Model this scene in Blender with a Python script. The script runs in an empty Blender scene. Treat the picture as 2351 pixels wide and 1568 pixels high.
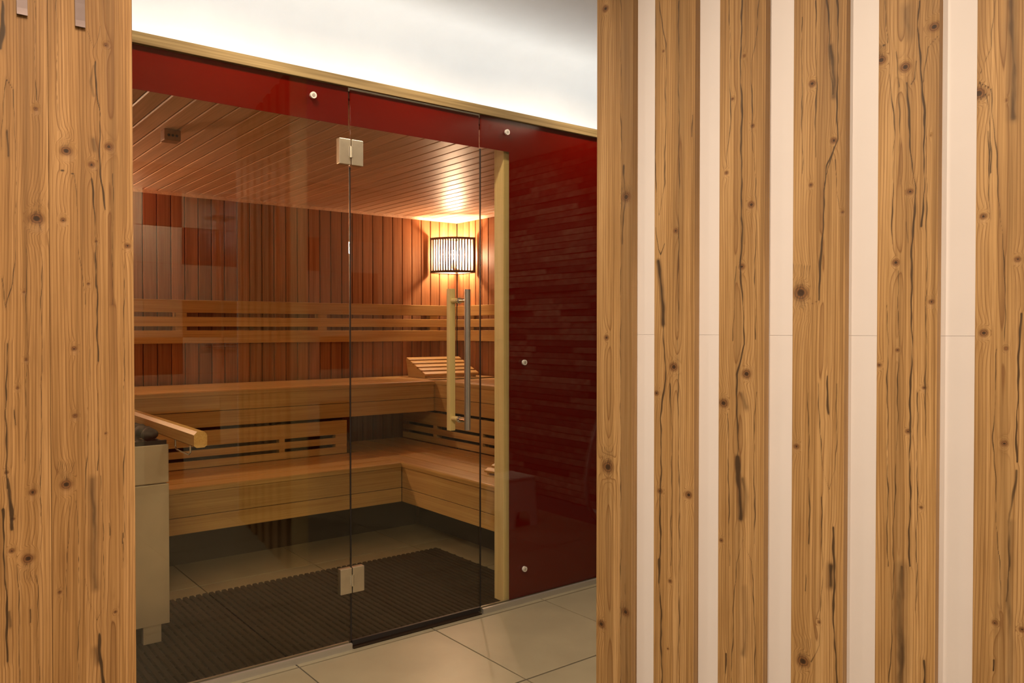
import bpy, bmesh, math, random
import numpy as np
from mathutils import Vector, Matrix

scene = bpy.context.scene
COL = scene.collection
R = math.radians

# ------------------------------------------------------------------ camera
cam_data = bpy.data.cameras.new('camera')
cam_data.sensor_width = 36.0
cam_data.lens = 36.0 * 1842.0 / 2351.0
cam_data.clip_start = 0.02
camera = bpy.data.objects.new('camera', cam_data)
COL.objects.link(camera)
camera.location = (0.0, -2.88, 1.26)
camera.rotation_euler = (R(90 - 0.81), 0, R(51.9 - 90))
scene.camera = camera

# ------------------------------------------------------------------ world, exposure
world = bpy.data.worlds.new('world')
scene.world = world
world.use_nodes = True
world.node_tree.nodes['Background'].inputs[0].default_value = (1.0, 0.86, 0.7, 1)
world.node_tree.nodes['Background'].inputs[1].default_value = 0.02
scene.view_settings.view_transform = 'Standard'
scene.view_settings.look = 'None'
scene.view_settings.exposure = 0.0
scene.view_settings.gamma = 1.0
scene.view_settings.use_curve_mapping = False
scene.cycles.use_denoising = True
scene.cycles.max_bounces = 10
scene.cycles.diffuse_bounces = 5
scene.cycles.glossy_bounces = 5
scene.cycles.transmission_bounces = 6
scene.cycles.transparent_max_bounces = 16
scene.cycles.caustics_reflective = False
scene.cycles.caustics_refractive = False
scene.cycles.sample_clamp_indirect = 4.0

WARM = (1.0, 0.79, 0.575)          # colour of the added, unseen downlights
FILL_POWER = 16.5
COVE_STRENGTH = 10.5
BULB_STRENGTH = 950.0
BULB_STRENGTH_LEFT = 1700.0
BULB_COLOUR = (1.0, 0.69, 0.49)
# x, y, power, tilt from straight down (deg), azimuth the lamp is turned to (deg from +x)
FILL_DOWNLIGHTS = [(0.25, -1.75, FILL_POWER * .70, 33, 9), (0.30, -2.55, FILL_POWER * .70, 33, 9),  # added out of view, turned to light the slats
              (0.00, -2.25, FILL_POWER * .44, 40, 90), (-0.60, -3.2, FILL_POWER * .8, 0, 0),
              (0.25, -0.32, FILL_POWER * .45, 0, 0), (1.00, -0.32, FILL_POWER * .45, 0, 0),
              (1.75, -0.32, FILL_POWER * .45, 0, 0), (2.70, -0.32, FILL_POWER * .45, 0, 0),  # unseen row added along the glass to brighten the red band
              (1.40, -3.72, FILL_POWER * 2.4, 0, 0),  # unseen, added to brighten the tiles mirrored in the glass
              (3.35, -1.00, FILL_POWER * 1.0, 50, 255)]  # unseen, added to light the mirrored stone and tile walls
CEIL = 2.60                        # room ceiling height
WALL_UP = 0.27                     # plane of the wall above the cabin

# ------------------------------------------------------------------ helpers
def tag(o, label=None, cat=None, group=None, kind=None):
    if label: o['label'] = label
    if cat: o['category'] = cat
    if group: o['group'] = group
    if kind: o['kind'] = kind
    return o

def empty(name, loc, label=None, cat=None, group=None, kind=None, rz=0.0):
    o = bpy.data.objects.new(name, None)
    o.empty_display_size = 0.05
    o.location = loc
    o.rotation_euler = (0, 0, rz)
    COL.objects.link(o)
    return tag(o, label, cat, group, kind)

class MB:
    """collects simple shapes; build() links them as one mesh object"""
    def __init__(self):
        self.v = []; self.f = []
    def add(self, verts, faces):
        b = len(self.v)
        self.v += [tuple(p) for p in verts]
        self.f += [tuple(i + b for i in f) for f in faces]
        return self
    def box(self, x0, x1, y0, y1, z0, z1):
        return self.add([(x0,y0,z0),(x1,y0,z0),(x1,y1,z0),(x0,y1,z0),(x0,y0,z1),(x1,y0,z1),(x1,y1,z1),(x0,y1,z1)],
                        [(0,3,2,1),(4,5,6,7),(0,1,5,4),(1,2,6,5),(2,3,7,6),(3,0,4,7)])
    def bevel_box(self, x0, x1, y0, y1, z0, z1, b=0.003):
        bm = bmesh.new()
        m = Matrix.Translation(((x0+x1)/2,(y0+y1)/2,(z0+z1)/2)) @ Matrix.Diagonal((x1-x0,y1-y0,z1-z0,1))
        bmesh.ops.create_cube(bm, size=1, matrix=m)
        bmesh.ops.bevel(bm, geom=bm.edges[:], offset=b, segments=2, affect='EDGES', profile=0.6)
        bm.verts.index_update()
        self.add([v.co[:] for v in bm.verts], [[v.index for v in f.verts] for f in bm.faces])
        bm.free(); return self
    def prism(self, prof, axis, a0, a1):
        """extrude a closed 2-d profile along x, y or z"""
        n = len(prof)
        def P(p, a):
            return {'x': (a, p[0], p[1]), 'y': (p[0], a, p[1]), 'z': (p[0], p[1], a)}[axis]
        vs = [P(p, a0) for p in prof] + [P(p, a1) for p in prof]
        fs = [tuple(range(n-1, -1, -1)), tuple(range(n, 2*n))]
        fs += [(i, (i+1) % n, (i+1) % n + n, i+n) for i in range(n)]
        return self.add(vs, fs)
    def tube(self, pts, r, seg=12, caps=True):
        pts = [Vector(p) for p in pts]
        rs = r if isinstance(r, (list, tuple)) else [r]*len(pts)
        up = Vector((0,0,1)); vs = []
        prev = None
        for i, p in enumerate(pts):
            t = (pts[min(i+1,len(pts)-1)] - pts[max(i-1,0)]).normalized()
            if prev is None:
                a = t.cross(up)
                if a.length < 1e-3: a = t.cross(Vector((1,0,0)))
            else:
                a = prev - t*prev.dot(t)
            a.normalize(); prev = a; b = t.cross(a)
            for k in range(seg):
                w = 2*math.pi*k/seg
                vs.append(p + (a*math.cos(w) + b*math.sin(w))*rs[i])
        fs = []
        for i in range(len(pts)-1):
            for k in range(seg):
                fs.append((i*seg+k, i*seg+(k+1)%seg, (i+1)*seg+(k+1)%seg, (i+1)*seg+k))
        if caps:
            fs.append(tuple(range(seg-1,-1,-1)))
            fs.append(tuple(range((len(pts)-1)*seg, len(pts)*seg)))
        return self.add(vs, fs)
    def mesh(self, name, mat):
        me = bpy.data.meshes.new(name)
        me.from_pydata(self.v, [], self.f)
        bm = bmesh.new(); bm.from_mesh(me)
        bmesh.ops.recalc_face_normals(bm, faces=bm.faces[:]); bm.to_mesh(me); bm.free()
        me.materials.append(mat)
        return me
    def build(self, name, mat, parent=None, smooth=False, origin=None):
        """verts are world coordinates; the object's origin is the parent's location (or origin)"""
        o0 = Vector(origin) if origin is not None else Vector((0,0,0))
        if parent is not None:
            base = world_loc(parent)
            self.v = [tuple(Vector(p) - base - o0) for p in self.v]
        elif origin is not None:
            self.v = [tuple(Vector(p) - o0) for p in self.v]
        me = self.mesh(name, mat)
        if smooth:
            for p in me.polygons: p.use_smooth = True
            me.set_sharp_from_angle(angle=R(35))
        return place(name, me, parent, o0)

def world_loc(o):
    p = Vector(o.location)
    while o.parent is not None:
        o = o.parent; p += Vector(o.location)
    return p

def place(name, me, parent=None, loc=(0,0,0), rot=None):
    o = bpy.data.objects.new(name, me)
    COL.objects.link(o)
    o.location = loc
    if rot: o.rotation_euler = rot
    if parent is not None: o.parent = parent
    return o

# ------------------------------------------------------------------ materials
def new_mat(name):
    m = bpy.data.materials.new(name); m.use_nodes = True
    nt = m.node_tree
    return m, nt, nt.nodes['Principled BSDF']

def N(nt, t, **kw):
    n = nt.nodes.new('ShaderNode' + t)
    for k, v in kw.items():
        if k.startswith('i_'):
            key = k[2:]
            n.inputs[int(key) if key.isdigit() else key.replace('_', ' ')].default_value = v
        else:
            setattr(n, k, v)
    return n

def ramp(nt, stops, interp='LINEAR'):
    r = nt.nodes.new('ShaderNodeValToRGB'); cr = r.color_ramp; cr.interpolation = interp
    col = lambda c: (c[0], c[1], c[2], 1) if hasattr(c, '__len__') else (c, c, c, 1)
    cr.elements.remove(cr.elements[1])
    cr.elements[0].position = stops[0][0]; cr.elements[0].color = col(stops[0][1])
    for p, c in stops[1:]:
        cr.elements.new(p).color = col(c)
    return r

def math_(nt, op, a, b=None, c=None, clamp=False):
    n = nt.nodes.new('ShaderNodeMath'); n.operation = op; n.use_clamp = clamp
    for i, x in enumerate((a, b, c)):
        if x is None: continue
        if isinstance(x, (int, float)): n.inputs[i].default_value = x
        else: nt.links.new(x, n.inputs[i])
    return n.outputs[0]

def mix_col(nt, fac, a, b, mode='MIX'):
    n = nt.nodes.new('ShaderNodeMix'); n.data_type = 'RGBA'; n.blend_type = mode
    for i, x in ((0, fac), (6, a), (7, b)):
        if isinstance(x, (int, float)): n.inputs[i].default_value = x
        elif isinstance(x, (tuple, list)): n.inputs[i].default_value = (x[0], x[1], x[2], 1)
        else: nt.links.new(x, n.inputs[i])
    return n.outputs[2]

def plain(name, col, rough=0.5, metal=0.0, spec=0.5, noise=0.0, nscale=8.0, bump=0.0):
    m, nt, b = new_mat(name)
    b.inputs['Roughness'].default_value = rough
    b.inputs['Metallic'].default_value = metal
    b.inputs['Specular IOR Level'].default_value = spec
    tc = N(nt, 'TexCoord')
    nz = N(nt, 'TexNoise', i_Scale=nscale, i_Detail=5.0)
    nt.links.new(tc.outputs['Object'], nz.inputs['Vector'])
    k = 1.0 - noise
    r = ramp(nt, [(0.3, tuple(c*k for c in col)), (0.7, tuple(min(1, c*(1+noise*.6)) for c in col))])
    nt.links.new(nz.outputs['Fac'], r.inputs[0])
    nt.links.new(r.outputs[0], b.inputs['Base Color'])
    if bump:
        bp = N(nt, 'Bump', i_Strength=bump, i_Distance=0.002)
        nt.links.new(nz.outputs['Fac'], bp.inputs['Height']); nt.links.new(bp.outputs[0], b.inputs['Normal'])
    return m

def board_wood(name, light, dark, axis, rough=0.45, var=0.25, fine=1.0, coat=0.0, spec=0.5):
    """plain planed timber, grain along axis (0,1,2), colour shifts from board to board"""
    m, nt, b = new_mat(name)
    b.inputs['Roughness'].default_value = rough
    b.inputs['Coat Weight'].default_value = coat
    b.inputs['Specular IOR Level'].default_value = spec
    b.inputs['Coat Roughness'].default_value = 0.38
    tc = N(nt, 'TexCoord'); oi = N(nt, 'ObjectInfo')
    off = N(nt, 'VectorMath', operation='ADD')
    sc = N(nt, 'VectorMath', operation='SCALE'); sc.inputs[0].default_value = (7.3, 5.1, 9.7)
    nt.links.new(oi.outputs['Random'], sc.inputs['Scale'])
    nt.links.new(tc.outputs['Object'], off.inputs[0]); nt.links.new(sc.outputs[0], off.inputs[1])
    mp = N(nt, 'Mapping')
    s = [26.0]*3; s[axis] = 0.9
    mp.inputs['Scale'].default_value = s
    nt.links.new(off.outputs[0], mp.inputs[0])
    n1 = N(nt, 'TexNoise', i_Scale=1.0, i_Detail=3.0, i_Distortion=0.6); nt.links.new(mp.outputs[0], n1.inputs['Vector'])
    mp2 = N(nt, 'Mapping'); s2 = [170.0*fine]*3; s2[axis] = 3.0
    mp2.inputs['Scale'].default_value = s2; nt.links.new(off.outputs[0], mp2.inputs[0])
    n2 = N(nt, 'TexNoise', i_Scale=1.0, i_Detail=4.0); nt.links.new(mp2.outputs[0], n2.inputs['Vector'])
    v = math_(nt, 'ADD', math_(nt, 'MULTIPLY', n1.outputs['Fac'], 0.55), math_(nt, 'MULTIPLY', n2.outputs['Fac'], 0.45))
    r = ramp(nt, [(0.33, dark), (0.62, light)]); nt.links.new(v, r.inputs[0])
    vr = math_(nt, 'MULTIPLY_ADD', oi.outputs['Random'], var, 1.0 - var/2)
    hs = N(nt, 'HueSaturation'); nt.links.new(vr, hs.inputs['Value']); nt.links.new(r.outputs[0], hs.inputs['Color'])
    nt.links.new(hs.outputs[0], b.inputs['Base Color'])
    bp = N(nt, 'Bump', i_Strength=0.15, i_Distance=0.001)
    nt.links.new(n2.outputs['Fac'], bp.inputs['Height']); nt.links.new(bp.outputs[0], b.inputs['Normal'])
    return m

def rustic_wood(name, tint=(1, 1, 1)):
    """old larch boards: ring lines follow the 'ring' attribute, knots and cracks their own attributes"""
    m, nt, b = new_mat(name)
    T = lambda c: tuple(x*t for x, t in zip(c, tint))
    tc = N(nt, 'TexCoord')
    def attr(nm):
        a = N(nt, 'Attribute', attribute_name=nm); a.attribute_type = 'GEOMETRY'; return a.outputs['Fac']
    ring, stain, knot, tone = attr('ring'), attr('stain'), attr('knot'), attr('tone')
    def nz(sx, sz, det=3.0, dist=0.0):
        mp = N(nt, 'Mapping'); mp.inputs['Scale'].default_value = (sx, sx, sz)
        nt.links.new(tc.outputs['Object'], mp.inputs[0])
        n = N(nt, 'TexNoise', i_Scale=1.0, i_Detail=det, i_Distortion=dist)
        nt.links.new(mp.outputs[0], n.inputs['Vector']); return n.outputs['Fac']
    wob, fib, fib2, broad, blot = nz(60, 1.6), nz(420, 7.0, 4.0), nz(130, 1.6, 3.0), nz(22, 0.7, 3.0), nz(60, 14, 5.0, 0.8)
    rr = math_(nt, 'ADD', ring, math_(nt, 'MULTIPLY', wob, 0.45))
    fr = math_(nt, 'FRACT', rr)
    prof = ramp(nt, [(0.0, 0.25), (0.07, 0.0), (0.60, 0.14), (0.84, 0.55), (0.94, 1.0), (1.0, 0.25)])
    nt.links.new(fr, prof.inputs[0])
    # every ring has its own strength
    flo = math_(nt, 'FLOOR', rr)
    wn = N(nt, 'TexWhiteNoise', noise_dimensions='1D'); nt.links.new(flo, wn.inputs['W'])
    strength = math_(nt, 'MULTIPLY_ADD', wn.outputs['Value'], 0.62, 0.30)
    line = math_(nt, 'MULTIPLY', prof.outputs[0], strength)
    base = ramp(nt, [(0.36, T((0.27, 0.152, 0.054))), (0.5, T((0.46, 0.272, 0.105))), (0.64, T((0.63, 0.40, 0.18)))])
    nt.links.new(math_(nt, 'ADD', math_(nt, 'MULTIPLY', broad, 0.5), math_(nt, 'MULTIPLY', fib2, 0.5)), base.inputs[0])
    bc = mix_col(nt, tone, base.outputs[0], T((0.15, 0.090, 0.040)))
    c = mix_col(nt, line, bc, T((0.165, 0.072, 0.022)))
    c = mix_col(nt, math_(nt, 'MULTIPLY', ramp_out(nt, fib, 0.48, 0.72), 0.6), c, T((0.22, 0.11, 0.035)))
    # knots: reddish halo, dark ringed heart
    kr = math_(nt, 'SINE', math_(nt, 'MULTIPLY', math_(nt, 'ADD', knot, math_(nt, 'MULTIPLY', blot, 0.25)), 26.0))
    kf = ramp_out(nt, math_(nt, 'ADD', knot, math_(nt, 'MULTIPLY', math_(nt, 'SUBTRACT', blot, 0.5), 0.5)), 0.18, 0.75)
    kcol = mix_col(nt, math_(nt, 'MULTIPLY_ADD', kr, 0.5, 0.5), T((0.20, 0.082, 0.026)), T((0.085, 0.036, 0.013)))
    c = mix_col(nt, math_(nt, 'MULTIPLY', kf, 0.85), c, kcol)
    kh = ramp_out(nt, knot, 0.80, 0.95)
    c = mix_col(nt, math_(nt, 'MULTIPLY', kh, 0.9), c, (0.03, 0.014, 0.006))
    # cracks, pith pockets, grey stains
    sf = ramp_out(nt, math_(nt, 'ADD', stain, math_(nt, 'MULTIPLY', math_(nt, 'SUBTRACT', blot, 0.5), 0.40)), 0.22, 0.62)
    c = mix_col(nt, math_(nt, 'MULTIPLY', sf, 0.92), c, (0.048, 0.026, 0.011))
    nt.links.new(c, b.inputs['Base Color'])
    b.inputs['Roughness'].default_value = 0.55
    b.inputs['Specular IOR Level'].default_value = 0.35
    h = math_(nt, 'SUBTRACT', math_(nt, 'MULTIPLY', prof.outputs[0], 0.6), math_(nt, 'MULTIPLY', fib, 0.6))
    bp = N(nt, 'Bump', i_Strength=0.3, i_Distance=0.0012)
    nt.links.new(h, bp.inputs['Height']); nt.links.new(bp.outputs[0], b.inputs['Normal'])
    return m

def ramp_out(nt, v, a, b):
    n = N(nt, 'MapRange', interpolation_type='SMOOTHSTEP')
    n.inputs[1].default_value = a; n.inputs[2].default_value = b
    nt.links.new(v, n.inputs[0]); return n.outputs[0]

def emission(name, col, s):
    m = bpy.data.materials.new(name); m.use_nodes = True; nt = m.node_tree
    nt.nodes.remove(nt.nodes['Principled BSDF'])
    e = N(nt, 'Emission'); e.inputs[0].default_value = (*col, 1); e.inputs[1].default_value = s
    nt.links.new(e.outputs[0], nt.nodes['Material Output'].inputs[0]); return m

def pane_glass(name, tint):
    """clear architectural glass: Schlick reflection over straight-through transmission"""
    m = bpy.data.materials.new(name); m.use_nodes = True; nt = m.node_tree
    nt.nodes.remove(nt.nodes['Principled BSDF'])
    g = N(nt, 'NewGeometry')
    dt = N(nt, 'VectorMath', operation='DOT_PRODUCT')
    nt.links.new(g.outputs['Incoming'], dt.inputs[0]); nt.links.new(g.outputs['Normal'], dt.inputs[1])
    c = math_(nt, 'ABSOLUTE', dt.outputs['Value'])
    f = math_(nt, 'MULTIPLY_ADD', math_(nt, 'POWER', math_(nt, 'SUBTRACT', 1.0, c, clamp=True), 5.0), 0.965, 0.035)
    tr = N(nt, 'BsdfTransparent'); tr.inputs[0].default_value = (*tint, 1)
    gl = N(nt, 'BsdfGlossy'); gl.inputs['Color'].default_value = (1, 1, 1, 1); gl.inputs['Roughness'].default_value = 0.0
    mx = N(nt, 'MixShader')
    nt.links.new(f, mx.inputs[0]); nt.links.new(tr.outputs[0], mx.inputs[1]); nt.links.new(gl.outputs[0], mx.inputs[2])
    nt.links.new(mx.outputs[0], nt.nodes['Material Output'].inputs[0])
    return m

def stone_mat():
    m = plain('ledger_stone', (0.24, 0.19, 0.14), 0.8, noise=0.5, nscale=22, bump=0.6)
    nt = m.node_tree; b = nt.nodes['Principled BSDF']
    src = b.inputs['Base Color'].links[0].from_socket
    oi = N(nt, 'ObjectInfo'); hs = N(nt, 'HueSaturation')
    nt.links.new(math_(nt, 'MULTIPLY_ADD', oi.outputs['Random'], 1.5, 0.3), hs.inputs['Value'])
    nt.links.new(src, hs.inputs['Color']); nt.links.new(hs.outputs[0], b.inputs['Base Color'])
    return m

M = dict(
    white = plain('white_paint', (0.80, 0.78, 0.74), 0.6, noise=0.02),
    ceil = plain('ceiling_paint', (0.82, 0.81, 0.79), 0.7, noise=0.02),
    panel = plain('white_panel', (0.82, 0.78, 0.79), 0.45, noise=0.015),
    tile = plain('floor_tile', (0.285, 0.247, 0.165), 0.35, noise=0.10, nscale=5.0, bump=0.05),
    grout = plain('grout', (0.10, 0.085, 0.07), 0.9, noise=0.1),
    wall_tile_a = plain('beige_tile', (0.50, 0.42, 0.31), 0.25, noise=0.06),
    wall_tile_b = plain('oxblood_tile', (0.16, 0.022, 0.014), 0.2, noise=0.06),
    wall_tile_c = plain('cream_tile', (0.60, 0.53, 0.42), 0.25, noise=0.05),
    stone = stone_mat(),
    rustic = rustic_wood('rustic_larch'),
    rustic_left = rustic_wood('rustic_larch_panel', (0.98, 0.90, 0.83)),
    trim_wood = board_wood('trim_wood', (0.29, 0.215, 0.10), (0.10, 0.062, 0.022), 0, 0.7, spec=0.2),
    wall_wood = board_wood('sauna_wall_wood', (0.46, 0.215, 0.095), (0.27, 0.108, 0.042), 2, 0.45, 0.35, spec=0.15),
    ceil_wood = board_wood('sauna_ceiling_wood', (0.78, 0.50, 0.33), (0.57, 0.33, 0.20), 1, 0.42, 0.15, spec=0.22),
    bench_x = board_wood('bench_wood_along_x', (0.66, 0.44, 0.165), (0.47, 0.275, 0.085), 0, 0.4, 0.14),
    bench_y = board_wood('bench_wood_along_y', (0.66, 0.44, 0.165), (0.47, 0.275, 0.085), 1, 0.4, 0.14),
    post_wood = board_wood('post_wood', (0.88, 0.75, 0.42), (0.70, 0.56, 0.28), 2, 0.45, 0.1),
    reflector = plain('lamp_backplate', (0.36, 0.30, 0.26), 0.5),
    lamp_wood = plain('lamp_slat_wood', (0.10, 0.042, 0.018), 0.6, noise=0.2),
    dark = plain('dark_void_board', (0.018, 0.012, 0.008), 0.9),  # near-black: puts shade under the benches into the colour; also backs board joints
    mat = plain('brown_plastic', (0.021, 0.012, 0.0055), 0.75, spec=0.15, noise=0.2, nscale=30),
    steel = plain('brushed_steel', (0.62, 0.60, 0.55), 0.28, 1.0, noise=0.06, nscale=20),
    sheet = plain('heater_sheet_steel', (0.56, 0.50, 0.42), 0.42, 0.55, noise=0.06, nscale=12),
    chrome = plain('chrome', (0.75, 0.75, 0.75), 0.08, 1.0),
    nickel = plain('satin_nickel', (0.62, 0.56, 0.44), 0.42, 1.0, noise=0.08, nscale=25),
    alu = plain('aluminium_profile', (0.55, 0.53, 0.49), 0.35, 0.7),
    seal = plain('black_rubber', (0.012, 0.010, 0.012), 0.4),
    iron = plain('black_iron', (0.015, 0.015, 0.016), 0.5),
    rock = plain('heater_rock', (0.06, 0.058, 0.06), 0.75, noise=0.5, nscale=25, bump=0.8),
    plastic = plain('grey_plastic', (0.72, 0.70, 0.66), 0.4, noise=0.04),
    hose = plain('hose_rubber', (0.50, 0.48, 0.44), 0.4),
    disc = plain('satin_fixing', (0.80, 0.77, 0.72), 0.45, 0.3),
    hook = plain('hook_steel', (0.16, 0.125, 0.12), 0.5, 1.0, noise=0.1, nscale=40),
    glass = pane_glass('clear_glass', (0.96, 0.94, 0.86)),
)
# red enamel fired on the back of the glass
M['red'], _nt, _b = new_mat('red_enamel')
_b.inputs['Base Color'].default_value = (0.118, 0.003, 0.0015, 1)
_b.inputs['Roughness'].default_value = 0.35
_b.inputs['Specular IOR Level'].default_value = 0.0

# ------------------------------------------------------------------ room shell
def struct(name, mb, mat, label, cat, origin=(0, 0, 0)):
    o = mb.build(name, mat, None, origin=origin)
    return tag(o, label, cat, kind='structure')

# floor: grout bed with one object per tile
floor = struct('floor', MB().box(-2.7, 4.2, -4.1, 2.75, -0.12, -0.004), M['grout'],
               'beige square tile floor running into the sauna', 'floor')
tile_me = MB().bevel_box(-0.2985, 0.2985, -0.2985, 0.2985, -0.010, 0.0, 0.0015).mesh('tile', M['tile'])
for i in range(-7, 4):
    for j in range(-7, 5):
        cx, cy = 1.515 + 0.602*i, -0.345 + 0.605*j
        if -2.6 < cx < 4.1 and -3.9 < cy < 2.6:
            place('tile', tile_me, floor, (cx, cy, 0.0))

CR_ = 0.20                         # radius of the plaster cove between wall strip and ceiling
struct('ceiling', MB().box(-2.7, 4.2, -4.1, WALL_UP - CR_, CEIL, CEIL + .1), M['ceil'],
       'white plaster ceiling above the sauna front, lit by the hidden light strip', 'ceiling')
prof = [(WALL_UP + .08, 2.214), (WALL_UP, 2.214)]
prof += [(WALL_UP - CR_ + CR_*math.cos(k*math.pi/32), CEIL - CR_ + CR_*math.sin(k*math.pi/32)) for k in range(17)]
prof += [(WALL_UP - CR_, CEIL + .1), (WALL_UP + .08, CEIL + .1)]
wf = struct('wall_front', MB().prism(prof, 'x', -2.7, 4.2), M['ceil'],
            'white coved wall strip above the sauna, glowing from the hidden light strip', 'wall')
for p in wf.data.polygons: p.use_smooth = True
wf.data.set_sharp_from_angle(angle=R(30))
struct('wall_left', MB().box(-2.7, -2.6, -4.1, 0.1, 0, CEIL), M['white'], 'plain white side wall of the anteroom', 'wall')
struct('wall_front_left', MB().box(-2.6, 0.10, 0.0, 0.08, 0, 2.2), M['white'], 'plain white wall beside the sauna glass', 'wall')
struct('wall_front_right', MB().box(3.72, 4.2, 0.0, 0.08, 0, 2.2), M['white'], 'plain white wall at the far end of the sauna front', 'wall')

# tiled wall behind the camera (seen mirrored in the sauna glass)
wall_back = struct('wall_back', MB().box(-2.7, 4.2, -4.1, -3.97, 0, CEIL), M['grout'],
                   'shower wall of beige, cream and oxblood square tiles mirrored in the glass', 'wall')
rnd = random.Random(4)
tile_mes = [MB().bevel_box(-0.1485, 0.1485, 0.0, 0.012, -0.1485, 0.1485, 0.002).mesh('tile', M[k])
            for k in ('wall_tile_a', 'wall_tile_b', 'wall_tile_c')]
for i in range(-2, 9):
    for j in range(9):
        k = rnd.choices((0, 1, 2), (5, 3, 3))[0]
        if 0.15 + 0.3*j + .15 < CEIL:
            place('tile', tile_mes[k], wall_back, (1.635 + 0.3*i - .15, -3.97, 0.15 + 0.3*j))

# stacked-stone wall of the shower corner (mirrored in the red glass)
wall_right = struct('wall_right', MB().box(3.98, 4.2, -3.97, 0.0, 0, CEIL), M['stone'],
                    'shower wall clad in thin stacked brown stone, mirrored in the red glass', 'wall')
rnd = random.Random(11)
stone_mes = []
for k in range(12):
    L = 0.20 + 0.04*k; d = 0.010 + .022*rnd.random()
    stone_mes.append((L, MB().bevel_box(-d, 0.0, 0.002, L - .002, 0.001, 0.0435, 0.003).mesh('stone', M['stone'])))
z = 0.0
while z < CEIL - .045:
    y = -2.55 + rnd.random()*.25
    while y < -0.75:
        L, me = rnd.choice(stone_mes)
        if rnd.random() < .5 and L < .4: continue
        place('stone', me, wall_right, (3.982 - 0.010*rnd.random(), y, z)); y += L
    z += 0.0455

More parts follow.
